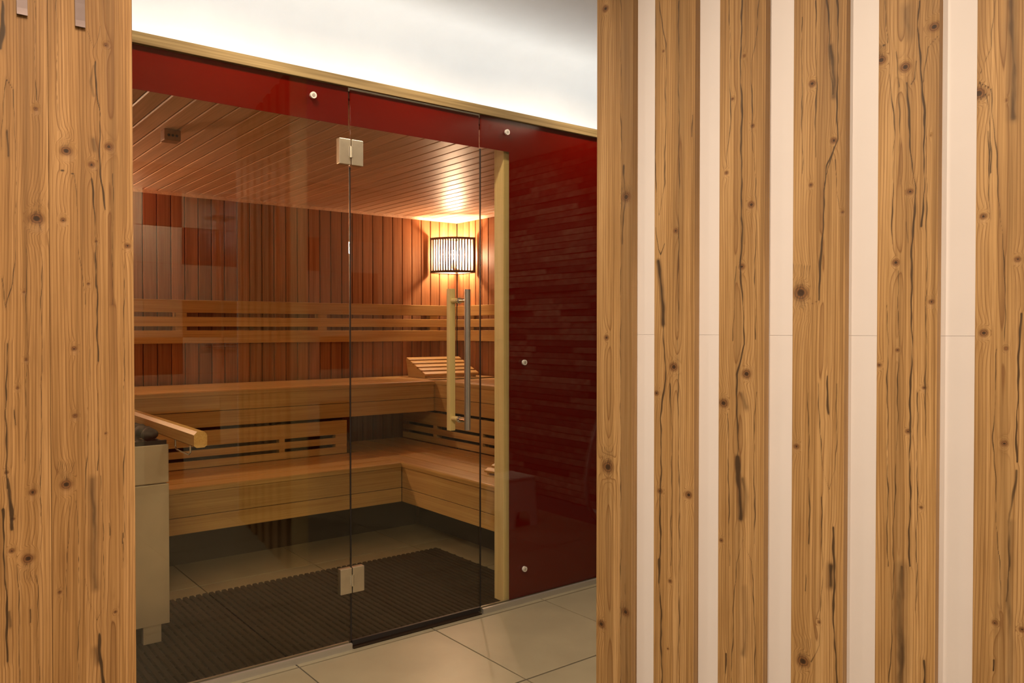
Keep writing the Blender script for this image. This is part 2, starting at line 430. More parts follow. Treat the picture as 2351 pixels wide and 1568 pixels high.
# ------------------------------------------------------------------ rustic boards
SLAT_FEATURES = [
  ([(0.0407,0.858,0.0245),(0.1036,1.642,0.0186),(0.0352,1.238,0.0109),(0.0178,0.389,0.0165),(0.1050,0.446,0.0161),(0.0301,2.199,0.0135)],
   [([(0.0841,2.209),(0.0868,1.709),(0.0852,1.081),(0.0887,0.235)],0.0021,0.60),
    ([(0.0958,1.733),(0.0991,1.633),(0.0903,1.508)],0.0053,0.60),
    ([(0.1062,0.579),(0.1020,0.426),(0.1116,0.242)],0.0080,0.35),
    ([(0.0139,0.915),(0.0143,0.893),(0.0300,0.870)],0.0018,0.50),
    ([(0.0216,0.916),(0.0210,0.893),(0.0331,0.870)],0.0018,0.50),
    ([(0.0292,0.917),(0.0276,0.894),(0.0361,0.870)],0.0018,0.50),
    ([(0.0368,0.918),(0.0342,0.895),(0.0391,0.871)],0.0018,0.50),
    ([(0.0443,0.918),(0.0407,0.895),(0.0421,0.871)],0.0018,0.50),
    ([(0.0518,0.919),(0.0472,0.896),(0.0452,0.871)],0.0018,0.50),
    ([(0.0593,0.920),(0.0537,0.897),(0.0482,0.872)],0.0018,0.50),
    ([(0.0668,0.921),(0.0602,0.897),(0.0512,0.872)],0.0018,0.50),
    ([(0.0844,1.678),(0.0840,1.661),(0.0960,1.642)],0.0017,0.50),
    ([(0.0899,1.677),(0.0887,1.661),(0.0982,1.642)],0.0017,0.50),
    ([(0.0954,1.677),(0.0935,1.660),(0.1003,1.642)],0.0017,0.50),
    ([(0.1008,1.676),(0.0982,1.660),(0.1025,1.641)],0.0017,0.50),
    ([(0.1062,1.675),(0.1029,1.659),(0.1047,1.641)],0.0017,0.50),
    ([(0.1117,1.675),(0.1076,1.659),(0.1069,1.641)],0.0017,0.50),
    ([(0.1171,1.674),(0.1123,1.658),(0.1090,1.641)],0.0017,0.50),
    ([(0.1224,1.673),(0.1170,1.658),(0.1112,1.640)],0.0017,0.50)]),
  ([(0.0631,1.159,0.0165),(0.0075,1.084,0.0103),(0.1103,0.814,0.0138),(0.0197,0.812,0.0103),(0.0526,0.567,0.0077),(0.0673,1.531,0.0089),(0.0463,0.378,0.0038),(0.0271,2.029,0.0051)],
   [([(0.0121,1.451),(0.0207,1.402),(0.0265,1.330),(0.0281,1.276)],0.0064,0.80),
    ([(0.0281,1.276),(0.0325,1.209),(0.0369,1.125),(0.0205,1.016),(0.0251,0.871),(0.0183,0.809),(0.0229,0.688),(0.0161,0.590),(0.0235,0.481),(0.0270,0.277)],0.0029,0.90),
    ([(0.1173,1.836),(0.1162,1.778)],0.0027,0.70),
    ([(0.0174,0.620),(0.0190,0.554)],0.0052,0.70),
    ([(0.0000,2.176),(0.0018,2.055),(-0.0003,1.815)],0.0026,0.60),
    ([(0.0099,2.173),(0.0354,2.047),(0.0348,1.809),(0.0311,1.666),(0.0159,1.577),(0.0030,1.657),(0.0011,1.814)],0.0021,0.70),
    ([(0.0033,1.548),(0.0105,1.487),(0.0191,1.469),(0.0302,1.498)],0.0021,0.70),
    ([(0.0748,2.155),(0.0777,1.684),(0.0752,1.210),(0.0823,0.734),(0.0810,0.294)],0.0020,0.70),
    ([(0.0509,1.114),(0.0582,0.971),(0.0553,0.610)],0.0020,0.70)]),
  ([(0.0780,1.148,0.0166),(0.0134,1.069,0.0170),(0.0893,1.579,0.0118),(0.0636,1.423,0.0107),(0.0361,1.857,0.0060),(0.0196,1.669,0.0072),(0.0685,1.960,0.0059),(0.0919,1.778,0.0071),(0.0085,0.708,0.0073)],
   [([(0.0630,2.104),(0.0576,1.973),(0.0618,1.827),(0.0613,1.660),(0.0643,1.526),(0.0599,1.426),(0.0664,1.325),(0.0729,1.224),(0.0502,1.145),(0.0531,1.032),(0.0549,0.897)],0.0027,0.95),
    ([(0.0548,0.931),(0.0588,0.853),(0.0628,0.774)],0.0072,0.85),
    ([(0.0696,0.877),(0.0758,0.832),(0.0676,0.781)],0.0084,0.45),
    ([(0.0650,1.095),(0.0772,1.062)],0.0107,0.40),
    ([(0.0732,0.596),(0.0784,0.518),(0.0728,0.426)],0.0107,0.35),
    ([(0.0248,0.413),(0.0238,0.361)],0.0027,0.90),
    ([(0.0630,1.548),(0.0682,1.481)],0.0060,0.50),
    ([(0.0388,0.339),(0.0442,0.532),(0.0523,0.659),(0.0715,0.722),(0.0933,0.667),(0.1022,0.546),(0.1054,0.359)],0.0019,0.70),
    ([(0.1081,2.092),(0.1026,2.017),(0.0877,1.933),(0.0908,1.767),(0.1047,1.567),(0.0994,1.435),(0.1026,1.236)],0.0019,0.70),
    ([(0.0265,2.115),(0.0303,1.777),(0.0159,1.678)],0.0019,0.70),
    ([(0.0490,1.426),(0.0421,1.325),(0.0400,1.231)],0.0019,0.70),
    ([(0.1068,1.103),(0.0989,1.014),(0.1027,0.714)],0.0019,0.70),
    ([(0.0260,1.042),(0.0291,0.871),(0.0326,0.644)],0.0019,0.70)]),
  ([(0.0454,1.853,0.0112),(0.0984,1.708,0.0099),(0.0435,1.610,0.0067),(0.0201,1.351,0.0248),(0.0111,0.975,0.0091),(0.0302,0.451,0.0204),(0.1197,1.537,0.0054),(0.0694,0.557,0.0056)],
   [([(0.0790,2.044),(0.0877,1.959),(0.0860,1.888),(0.0957,1.819)],0.0028,0.70),
    ([(0.1036,2.037),(0.1083,1.934),(0.1048,1.832),(0.1075,1.709),(0.0811,1.652),(0.0755,1.549),(0.0699,1.425),(0.0630,1.331)],0.0024,0.85),
    ([(0.0909,1.933),(0.0965,1.855),(0.0978,1.811)],0.0077,0.55),
    ([(0.0850,1.152),(0.0873,1.102),(0.0896,1.061)],0.0039,0.90),
    ([(0.1025,0.792),(0.1051,0.699),(0.1036,0.595),(0.1072,0.502),(0.1138,0.423)],0.0033,0.90),
    ([(0.0968,0.698),(0.0950,0.650)],0.0088,0.60),
    ([(0.0346,0.664),(0.0358,0.623)],0.0023,0.70),
    ([(0.0984,1.695),(0.0894,1.661),(0.0772,1.611),(0.0726,1.508),(0.0649,1.383),(0.0620,1.331),(0.0461,1.323)],0.0018,0.70),
    ([(0.1007,1.664),(0.1072,1.597),(0.1115,1.543)],0.0018,0.70),
    ([(0.0652,1.132),(0.0690,1.007),(0.0757,0.934),(0.0917,0.880),(0.1058,0.927),(0.1084,1.010),(0.1088,1.134)],0.0018,0.70),
    ([(0.0528,2.051),(0.0560,1.842),(0.0538,1.676)],0.0018,0.70),
    ([(0.0730,0.861),(0.0770,0.694),(0.0697,0.502),(0.0507,0.455)],0.0018,0.70),
    ([(0.0188,2.018),(0.0229,1.639)],0.0018,0.70),
    ([(0.0397,1.110),(0.0449,0.740)],0.0018,0.70),
    ([(-0.0056,1.420),(-0.0042,1.394),(0.0100,1.366)],0.0015,0.50),
    ([(0.0017,1.420),(0.0021,1.394),(0.0128,1.365)],0.0015,0.50),
    ([(0.0090,1.419),(0.0083,1.394),(0.0157,1.365)],0.0015,0.50),
    ([(0.0162,1.419),(0.0146,1.393),(0.0186,1.365)],0.0015,0.50),
    ([(0.0233,1.419),(0.0208,1.393),(0.0215,1.365)],0.0015,0.50),
    ([(0.0305,1.418),(0.0270,1.393),(0.0243,1.365)],0.0015,0.50),
    ([(0.0376,1.418),(0.0332,1.393),(0.0272,1.365)],0.0015,0.50),
    ([(0.0446,1.417),(0.0393,1.392),(0.0300,1.365)],0.0015,0.50),
    ([(-0.0049,1.284),(-0.0038,1.310),(0.0101,1.337)],0.0015,0.50),
    ([(0.0024,1.284),(0.0025,1.310),(0.0130,1.337)],0.0015,0.50),
    ([(0.0097,1.284),(0.0088,1.309),(0.0159,1.337)],0.0015,0.50),
    ([(0.0169,1.284),(0.0150,1.309),(0.0187,1.337)],0.0015,0.50),
    ([(0.0240,1.283),(0.0213,1.309),(0.0216,1.337)],0.0015,0.50),
    ([(0.0312,1.283),(0.0275,1.309),(0.0245,1.337)],0.0015,0.50),
    ([(0.0383,1.283),(0.0336,1.309),(0.0273,1.337)],0.0015,0.50),
    ([(0.0454,1.283),(0.0398,1.309),(0.0302,1.337)],0.0015,0.50),
    ([(0.0093,0.502),(0.0100,0.480),(0.0219,0.460)],0.0015,0.50),
    ([(0.0152,0.503),(0.0151,0.482),(0.0243,0.461)],0.0015,0.50),
    ([(0.0211,0.505),(0.0202,0.483),(0.0267,0.462)],0.0015,0.50),
    ([(0.0270,0.506),(0.0253,0.485),(0.0290,0.462)],0.0015,0.50),
    ([(0.0329,0.508),(0.0304,0.486),(0.0314,0.463)],0.0015,0.50),
    ([(0.0387,0.509),(0.0355,0.487),(0.0337,0.464)],0.0015,0.50),
    ([(0.0445,0.511),(0.0406,0.489),(0.0360,0.464)],0.0015,0.50),
    ([(0.0503,0.512),(0.0456,0.490),(0.0384,0.465)],0.0015,0.50)]),
  ([(0.0570,1.846,0.0145),(0.1153,1.920,0.0151),(0.0057,1.873,0.0147),(0.0688,1.568,0.0093),(0.0396,1.412,0.0104),(0.1141,1.322,0.0081),(0.0678,1.034,0.0072),(0.1004,1.133,0.0061),(0.0445,1.215,0.0063),(0.0053,1.180,0.0074),(0.0959,0.868,0.0051),(0.1099,1.686,0.0030)],
   [([(0.0867,1.986),(0.0809,1.921),(0.0894,1.843),(0.0963,1.736),(0.0981,1.603),(0.0936,1.488)],0.0024,0.95),
    ([(0.0609,1.810),(0.0671,1.684),(0.0787,1.576),(0.0774,1.490),(0.0716,1.423),(0.0741,1.316),(0.0742,1.161),(0.0711,1.083),(0.0729,0.937),(0.0725,0.733)],0.0025,0.90),
    ([(0.0435,1.814),(0.0451,1.707),(0.0486,1.590)],0.0023,0.60),
    ([(0.0589,1.975),(0.0638,1.916)],0.0124,0.35),
    ([(0.0551,0.729),(0.0529,0.630),(0.0577,0.466)],0.0136,0.50),
    ([(0.1035,0.531),(0.1065,0.480)],0.0041,1.00),
    ([(0.0620,1.501),(0.0659,1.452)],0.0041,0.50),
    ([(0.0248,1.838),(0.0349,1.709),(0.0306,1.513),(0.0328,1.454)],0.0017,0.70),
    ([(0.1215,1.897),(0.1024,1.878),(0.0950,1.803)],0.0016,0.70),
    ([(0.0366,1.884),(0.0434,1.824),(0.0454,1.804)],0.0017,0.70),
    ([(0.0795,1.854),(0.0780,1.816),(0.0691,1.804)],0.0016,0.70),
    ([(0.0143,2.006),(0.0178,1.908),(-0.0011,1.902)],0.0017,0.70),
    ([(0.0443,1.395),(0.0472,1.235),(0.0448,1.023),(0.0387,0.825),(0.0381,0.627),(0.0316,0.458)],0.0017,0.70),
    ([(0.0871,1.123),(0.0874,0.930),(0.0876,0.638)],0.0016,0.70),
    ([(0.1010,1.697),(0.1038,1.411),(0.1029,1.028)],0.0016,0.70),
    ([(0.0224,1.317),(0.0262,0.723)],0.0017,0.70),
    ([(-0.0065,1.910),(-0.0067,1.897),(0.0009,1.881)],0.0014,0.50),
    ([(-0.0030,1.910),(-0.0037,1.897),(0.0023,1.881)],0.0014,0.50),
    ([(0.0004,1.909),(-0.0007,1.896),(0.0037,1.881)],0.0014,0.50),
    ([(0.0038,1.908),(0.0022,1.895),(0.0050,1.880)],0.0014,0.50),
    ([(0.0072,1.907),(0.0052,1.895),(0.0064,1.880)],0.0014,0.50),
    ([(0.0106,1.906),(0.0082,1.894),(0.0077,1.880)],0.0014,0.50),
    ([(0.0140,1.905),(0.0111,1.893),(0.0091,1.879)],0.0014,0.50),
    ([(0.0174,1.905),(0.0140,1.892),(0.0105,1.879)],0.0014,0.50)]),
  ([(0.0031,1.758,0.0176),(0.0139,1.499,0.0088),(0.0769,1.405,0.0076),(0.0165,1.254,0.0107),(0.0557,1.025,0.0086),(0.0573,1.222,0.0058),(0.0411,0.648,0.0068),(0.0904,0.646,0.0076),(0.0542,1.734,0.0038)],
   [([(0.0823,1.294),(0.0802,1.169),(0.0770,1.079),(0.0793,0.990)],0.0025,0.95),
    ([(0.0779,0.972),(0.0728,0.926),(0.0669,0.880),(0.0636,0.699)],0.0038,0.60),
    ([(0.0604,1.938),(0.0651,1.830),(0.0677,1.696)],0.0086,0.50),
    ([(0.0702,0.863),(0.0650,0.726),(0.0686,0.663),(0.0696,0.530)],0.0077,0.40),
    ([(0.0400,0.569),(0.0394,0.546)],0.0022,0.90),
    ([(0.0044,1.799),(0.0258,1.848),(0.0322,1.946)],0.0016,0.70),
    ([(0.0029,1.781),(0.0264,1.762),(0.0343,1.657),(0.0451,1.493),(0.0554,1.366),(0.0541,1.237)],0.0016,0.70),
    ([(0.0032,1.740),(0.0160,1.755),(0.0243,1.722),(0.0269,1.586)],0.0016,0.70),
    ([(0.0214,1.677),(0.0260,1.495)],0.0016,0.70),
    ([(0.0408,1.222),(0.0357,1.040),(0.0454,0.813),(0.0543,0.678)],0.0015,0.70)]),
]
PANEL_FEATURES = [
  ([(0.0320,1.635,0.0143),(0.1135,1.655,0.0106),(0.0795,1.612,0.0089),(0.0254,1.490,0.0071),(0.0719,1.358,0.0040),(0.0876,1.449,0.0040),(0.1495,1.444,0.0083),(0.0272,0.936,0.0143),(0.0438,1.221,0.0072),(0.0444,1.079,0.0064),(0.1200,0.647,0.0049),(0.0135,0.711,0.0048),(0.1090,1.872,0.0065),(0.1035,1.037,0.0033)],
   [([(0.0876,1.833),(0.0906,1.779),(0.0961,1.724),(0.0949,1.659),(0.0978,1.594),(0.1041,1.520)],0.0020,0.90),
    ([(0.0850,1.824),(0.0806,1.786),(0.0863,1.759)],0.0056,0.50),
    ([(0.0823,1.666),(0.0864,1.644)],0.0073,0.40),
    ([(0.0809,1.583),(0.0822,1.527),(0.0884,1.444),(0.0862,1.370),(0.0892,1.314),(0.0887,1.239),(0.0893,1.193)],0.0018,0.85),
    ([(0.0849,1.426),(0.0861,1.351)],0.0040,0.50),
    ([(0.0727,1.221),(0.0710,1.100),(0.0651,0.961)],0.0015,0.50),
    ([(0.0897,1.127),(0.0877,0.959)],0.0018,0.60),
    ([(0.0775,0.941),(0.0786,0.848),(0.0802,0.707)],0.0081,0.45),
    ([(0.0888,0.606),(0.0893,0.554),(0.0940,0.498)],0.0037,0.90),
    ([(0.0827,0.575),(0.0859,0.546)],0.0073,0.50),
    ([(0.1083,0.843),(0.1090,0.815)],0.0016,0.70),
    ([(0.1350,0.818),(0.1357,0.792)],0.0017,0.70),
    ([(0.0722,1.895),(0.0787,1.876),(0.0853,1.862),(0.0921,1.879),(0.0982,1.910)],0.0012,0.65),
    ([(0.0619,0.729),(0.0690,0.676),(0.0831,0.637),(0.0951,0.662),(0.0989,0.722),(0.0936,0.949)],0.0012,0.65),
    ([(0.0627,0.850),(0.0651,0.961),(0.0704,1.128)],0.0012,0.65),
    ([(0.0221,1.594),(0.0479,1.588),(0.0535,1.442),(0.0658,1.314)],0.0012,0.65),
    ([(0.0166,1.945),(0.0163,1.675)],0.0012,0.65),
    ([(0.1217,1.597),(0.1182,1.315)],0.0012,0.65),
    ([(0.1423,1.410),(0.1372,0.743)],0.0012,0.65),
    ([(0.0457,0.899),(0.0505,0.759),(0.0471,0.511)],0.0012,0.65),
    ([(0.0334,0.901),(0.0237,0.672)],0.0012,0.65),
    ([(0.0188,1.675),(0.0189,1.659),(0.0267,1.643)],0.0010,0.50),
    ([(0.0227,1.676),(0.0222,1.660),(0.0282,1.643)],0.0010,0.50),
    ([(0.0265,1.676),(0.0256,1.660),(0.0298,1.644)],0.0010,0.50),
    ([(0.0304,1.677),(0.0289,1.661),(0.0313,1.644)],0.0010,0.50),
    ([(0.0343,1.678),(0.0323,1.661),(0.0329,1.644)],0.0010,0.50),
    ([(0.0381,1.678),(0.0356,1.662),(0.0344,1.644)],0.0010,0.50),
    ([(0.0420,1.679),(0.0390,1.662),(0.0360,1.644)],0.0010,0.50),
    ([(0.0459,1.679),(0.0424,1.663),(0.0375,1.645)],0.0010,0.50),
    ([(0.0123,0.986),(0.0126,0.967),(0.0211,0.947)],0.0010,0.50),
    ([(0.0166,0.985),(0.0163,0.967),(0.0229,0.947)],0.0010,0.50),
    ([(0.0210,0.985),(0.0201,0.967),(0.0246,0.946)],0.0010,0.50),
    ([(0.0253,0.984),(0.0239,0.966),(0.0264,0.946)],0.0010,0.50),
    ([(0.0297,0.984),(0.0277,0.966),(0.0281,0.946)],0.0010,0.50),
    ([(0.0341,0.983),(0.0314,0.965),(0.0299,0.946)],0.0010,0.50),
    ([(0.0385,0.983),(0.0352,0.965),(0.0316,0.946)],0.0010,0.50),
    ([(0.0429,0.982),(0.0391,0.965),(0.0334,0.945)],0.0010,0.50)]),
  ([(0.1393,1.713,0.0062),(0.1392,1.489,0.0171),(0.1186,1.200,0.0046),(0.0934,0.877,0.0046),(0.1194,0.792,0.0140),(0.1282,0.927,0.0093),(0.0907,0.813,0.0069),(0.0829,0.973,0.0053),(0.1030,1.143,0.0046),(0.1158,1.338,0.0039)],
   [([(0.0819,1.920),(0.0830,1.869),(0.0797,1.824)],0.0061,0.70),
    ([(0.0903,1.661),(0.0914,1.609)],0.0027,0.70),
    ([(0.0848,1.232),(0.0848,1.135),(0.0815,1.083),(0.0832,1.012),(0.0849,0.942)],0.0023,0.80),
    ([(0.0865,0.959),(0.0890,0.897),(0.0910,0.857)],0.0046,0.75),
    ([(0.0748,0.899),(0.0780,0.819),(0.0790,0.757),(0.0808,0.695),(0.0822,0.588)],0.0027,0.90),
    ([(0.0845,0.690),(0.0872,0.658)],0.0061,0.50),
    ([(0.0973,1.099),(0.0979,1.068)],0.0023,0.70),
    ([(0.1218,0.688),(0.1223,0.659)],0.0016,0.70),
    ([(0.0796,1.625),(0.0835,1.743),(0.0889,1.765),(0.0984,1.745),(0.1044,1.637),(0.1021,1.435),(0.0955,1.355),(0.0854,1.306),(0.0776,1.363)],0.0011,0.65),
    ([(0.1203,1.436),(0.1203,1.223),(0.1155,0.991)],0.0012,0.65),
    ([(0.1475,1.455),(0.1460,1.132),(0.1409,0.863)],0.0012,0.65),
    ([(0.1002,0.780),(0.1030,0.645),(0.1015,0.540)],0.0012,0.65),
    ([(0.1394,1.935),(0.1394,1.731)],0.0012,0.65),
    ([(0.1347,0.755),(0.1369,0.531)],0.0012,0.65),
    ([(0.1234,1.539),(0.1239,1.519),(0.1328,1.499)],0.0010,0.50),
    ([(0.1280,1.539),(0.1279,1.520),(0.1347,1.499)],0.0010,0.50),
    ([(0.1326,1.540),(0.1319,1.520),(0.1365,1.499)],0.0010,0.50),
    ([(0.1373,1.540),(0.1359,1.520),(0.1384,1.499)],0.0010,0.50),
    ([(0.1419,1.541),(0.1399,1.521),(0.1402,1.500)],0.0010,0.50),
    ([(0.1466,1.541),(0.1440,1.521),(0.1421,1.500)],0.0010,0.50),
    ([(0.1513,1.542),(0.1480,1.522),(0.1440,1.500)],0.0010,0.50),
    ([(0.1560,1.542),(0.1521,1.522),(0.1458,1.500)],0.0010,0.50),
    ([(0.1226,1.436),(0.1234,1.455),(0.1326,1.477)],0.0010,0.50),
    ([(0.1273,1.436),(0.1274,1.456),(0.1345,1.478)],0.0010,0.50),
    ([(0.1319,1.436),(0.1314,1.456),(0.1364,1.478)],0.0010,0.50),
    ([(0.1365,1.437),(0.1354,1.456),(0.1382,1.478)],0.0010,0.50),
    ([(0.1412,1.437),(0.1395,1.457),(0.1401,1.478)],0.0010,0.50),
    ([(0.1458,1.437),(0.1435,1.457),(0.1419,1.478)],0.0010,0.50),
    ([(0.1505,1.438),(0.1476,1.457),(0.1438,1.478)],0.0010,0.50),
    ([(0.1552,1.438),(0.1516,1.458),(0.1457,1.479)],0.0010,0.50),
    ([(0.1046,0.748),(0.1052,0.766),(0.1136,0.784)],0.0010,0.50),
    ([(0.1088,0.748),(0.1087,0.765),(0.1152,0.783)],0.0010,0.50),
    ([(0.1129,0.747),(0.1123,0.765),(0.1169,0.783)],0.0010,0.50),
    ([(0.1170,0.746),(0.1159,0.764),(0.1185,0.783)],0.0010,0.50),
    ([(0.1212,0.745),(0.1195,0.763),(0.1202,0.783)],0.0010,0.50),
    ([(0.1253,0.744),(0.1231,0.763),(0.1219,0.782)],0.0010,0.50),
    ([(0.1295,0.744),(0.1267,0.762),(0.1235,0.782)],0.0010,0.50),
    ([(0.1337,0.743),(0.1303,0.761),(0.1252,0.782)],0.0010,0.50)]),
]


def seg_dist(X, Z, pts):
    d = np.full(X.shape, 9.0)
    for (ax, az), (bx, bz) in zip(pts[:-1], pts[1:]):
        vx, vz = bx-ax, bz-az
        t = np.clip(((X-ax)*vx + (Z-az)*vz)/(vx*vx+vz*vz+1e-9), 0, 1)
        d = np.minimum(d, np.hypot(X-ax-t*vx, Z-az-t*vz))
    return d

def rustic_mesh(width, thick, z0, z1, seed, knots, cracks, nx=92, nz=600, pith=None, flat=0.011, phase=0.0, seam=None):
    """local: x 0..width across, -y is the face, z up; face is a relief grid, the rest a box"""
    rg = np.random.default_rng(seed)
    xs = np.linspace(0, width, nx); zs = np.linspace(z0, z1, nz)
    X, Z = np.meshgrid(xs, zs)
    pith = width*(0.3 + 0.4*rg.random()) if pith is None else pith
    a = rg.random(6)*6.28
    xp = pith + 0.008*np.sin(1.6*Z + a[0]) + 0.0015*np.sin(6.3*Z + a[1])
    h = flat*(1.1 + 0.55*np.sin(2.3*Z + phase) + 0.06*np.sin(7.1*Z + a[2]))
    u = np.sqrt((X-xp)**2 + h**2)
    ring = u/0.0060 + 1.2*(X/width) + 0.3*np.sin(2.0*Z + a[3])
    knot = np.zeros_like(X); stain = np.zeros_like(X)
    tone = 0.30*np.exp(-((X-xp)/0.014)**2)*(0.5 + 0.5*np.sin(2.9*Z + a[5])) + 0.12*(1 + np.sin(1.3*Z + a[4]))*.5
    tone = tone + 0.10*np.sin(X/width*5 + a[1])**2
    if seam is not None:
        tone = np.where(X > seam, tone + 0.38, tone); ring = np.where(X > seam, ring*1.6 + 40, ring)
    for kx, kz, r in knots:
        q = ((X-kx)/(1.5*r))**2 + ((Z-kz)/(3.8*r))**2
        ring += 1.5*np.exp(-q)*min(1.8, r/0.010)
        rad = np.hypot((X-kx), (Z-kz)*.8)
        msk = np.exp(-(rad/(1.15*r))**4)
        ring = ring*(1-msk) + msk*(rad/0.0032)
        knot = np.maximum(knot, np.exp(-(((X-kx)/(.95*r))**2 + ((Z-kz)/(.85*r))**2)))
        if r > 0.016:      # feathered grain above and below a big knot
            f = np.exp(-(((X-kx)/(1.4*r))**2 + ((Z-kz)/(2.6*r))**2))
            stain = np.maximum(stain, f*(0.25 + 0.25*np.sin((X-kx)*900 + (Z-kz)*260*np.sign(X-kx+1e-6))))
    for pts, w, st in cracks:
        wob = 0.0012*np.sin(Z*37 + a[4]) + 0.0006*np.sin(Z*111 + a[5])
        d = seg_dist(X + wob, Z, pts)
        ww = w*np.clip(0.80 + 0.24*np.sin(Z*19 + a[3] + w*900) + 0.16*np.sin(Z*53 + a[2]) + 0.12*np.sin(Z*131 + a[0]), .30, 2)
        stain = np.maximum(stain, st*np.exp(-(d/ww)**2)*(0.86 + 0.14*np.sin(Z*31 + a[1] + w*500)))
        wide = w > 0.0062
        tone = np.maximum(tone, (1.5*st if wide else 0.30*st)*np.exp(-(d/(w*1.35 + (0 if wide else .004)))**2))
        ring += (0.5 if st > .72 else 0.2)*np.exp(-(d/(w*3.0 + .002))**2)
    Y = 0.0009*np.clip(stain - .3, 0, 1) + 0.0004*knot
    n = nx*nz
    co = np.stack([X.ravel(), Y.ravel(), Z.ravel()], 1)
    idx = np.arange(n).reshape(nz, nx)
    quads = np.stack([idx[:-1,:-1].ravel(), idx[:-1,1:].ravel(), idx[1:,1:].ravel(), idx[1:,:-1].ravel()], 1)
    bx = np.array([[0,0,z0],[width,0,z0],[width,thick,z0],[0,thick,z0],[0,0,z1],[width,0,z1],[width,thick,z1],[0,thick,z1]], float)
    bf = np.array([[0,3,2,1],[4,5,6,7],[1,2,6,5],[2,3,7,6],[3,0,4,7]]) + n
    me = bpy.data.meshes.new('board')
    me.from_pydata(np.vstack([co, bx]).tolist(), [], np.vstack([quads, bf]).tolist())
    for nm, arr, side in (('ring', ring, np.array([0, 14, 21, 5, 0, 14, 21, 5.])), ('stain', stain, np.zeros(8)), ('knot', knot, np.zeros(8)), ('tone', np.clip(tone, 0, .95), np.full(8, .35))):
        at = me.attributes.new(nm, 'FLOAT', 'POINT')
        at.data.foreach_set('value', np.concatenate([arr.ravel(), side]).astype(np.float32))
    return me

# slatted partition: white backing panels with rustic slats in front
PA = R(8.9)
PO = Vector((1.887, -2.585, 0.0))
part_root = empty('wall_partition', PO, 'white partition wall with vertical rustic larch slats beside the passage', 'wall', kind='structure', rz=PA)
# local frame: +x is away from the camera (the wall's depth), +y runs towards the sauna
for z0, z1 in ((0.0, 1.2470), (1.2475, CEIL)):
    me = MB().box(0.026, 0.115, -0.05, 1.43, z0, z1).mesh('backing_panel', M['panel'])
    place('backing_panel', me, part_root)
SLAT_S = [1.438, 1.238, 1.039, 0.840, 0.641, 0.442, 0.243]
phases = [0.4, 2.6, 3.9, 0.7, 2.2, 5.2, 1.1]
for i, s in enumerate(SLAT_S):
    kn, cr = SLAT_FEATURES[i] if i < len(SLAT_FEATURES) else SLAT_FEATURES[1]
    me = rustic_mesh(0.126, 0.0255, 0.0, CEIL, 20+i, kn, cr, phase=phases[i], seam=0.086 if i == 0 else None, nx=92 if i < 6 else 30, nz=600 if i < 6 else 150)
    me.materials.append(M['rustic'])
    # board local +x runs from the sauna end towards the camera end
    place('slat', me, part_root, (0.0, s, 0.0), (0, 0, -math.pi/2))
# end cap of the partition
place('end_board', MB().box(0.0265, 0.115, 1.432, 1.438, 0, CEIL).mesh('end_board', M['post_wood']), part_root)

# panelled wall end on the left, parallel to the sauna glass
panel_root = empty('wall_panelled', (0.435, -0.98, 0.0), 'rustic larch boarded wall on the left with steel coat hooks', 'wall', kind='structure')
place('core_panel', MB().box(-3.03, -0.002, 0.0285, 0.10, 0, CEIL).mesh('core_panel', M['white']), panel_root)
bx = 0.273
for i in range(5):
    kn, cr = PANEL_FEATURES[i] if i < 2 else PANEL_FEATURES[i % 2]
    me = rustic_mesh(0.1612, 0.028, 0.0, CEIL, 51+i, kn, cr, nx=112 if i < 2 else 24, nz=600 if i < 2 else 120, pith=[0.112, 0.055, .08, .06, .1][i], phase=[4.4, 1.2, 2, 3, 4][i])
    me.materials.append(M['rustic_left'])
    place('board', me, panel_root, (bx - 0.162*i - 0.435, 0.0, 0.0))

# ------------------------------------------------------------------ cabin shell
def board_profile(w, t, c):
    """plank cross-section across its width, chamfered on the room side (second axis 0 = room face)"""
    return [(-w/2, t), (-w/2, c), (-w/2 + c, 0), (w/2 - c, 0), (w/2, c), (w/2, t)]

PITCH = 0.086
sb = struct('wall_sauna_back', MB().box(0.0, 3.80, 2.60, 2.70, 0, 2.16), M['dark'], 'sauna back wall of vertical reddish tongue and groove boards', 'wall')
me = MB().prism([(a, b) for a, b in board_profile(0.0815, 0.02, 0.004)], 'z', 0.0, 2.145).mesh('board', M['wall_wood'])
x = 3.71 - PITCH/2
while x > 0.1:
    place('board', me, sb, (x, 2.58, 0)); x -= PITCH
sr = struct('wall_sauna_right', MB().box(3.73, 3.80, 0.1, 2.60, 0, 2.16), M['dark'], 'sauna side wall of vertical reddish boards behind the lamp', 'wall')
me = MB().prism([(b, a) for a, b in board_profile(0.0815, 0.02, 0.004)], 'z', 0.0, 2.145).mesh('board', M['wall_wood'])
y = 2.58 - PITCH/2
while y > 0.1:
    place('board', me, sr, (3.71, y, 0)); y -= PITCH
struct('wall_sauna_left', MB().box(0.0, 0.10, 0.1, 2.60, 0, 2.16), M['wall_wood'], 'sauna side wall behind the heater', 'wall')
sc_ = struct('ceiling_sauna', MB().box(0.0, 3.80, 0.012, 2.70, 2.172, 2.20), M['dark'], 'sauna ceiling of narrow reddish boards running towards the back wall', 'ceiling')
me = MB().prism(board_profile(0.0815, 0.018, 0.004), 'y', 0.03, 2.58).mesh('board', M['ceil_wood'])
x = 3.71 - PITCH/2
while x > 0.1:
    place('board', me, sc_, (x, 0, 2.151)); x -= PITCH
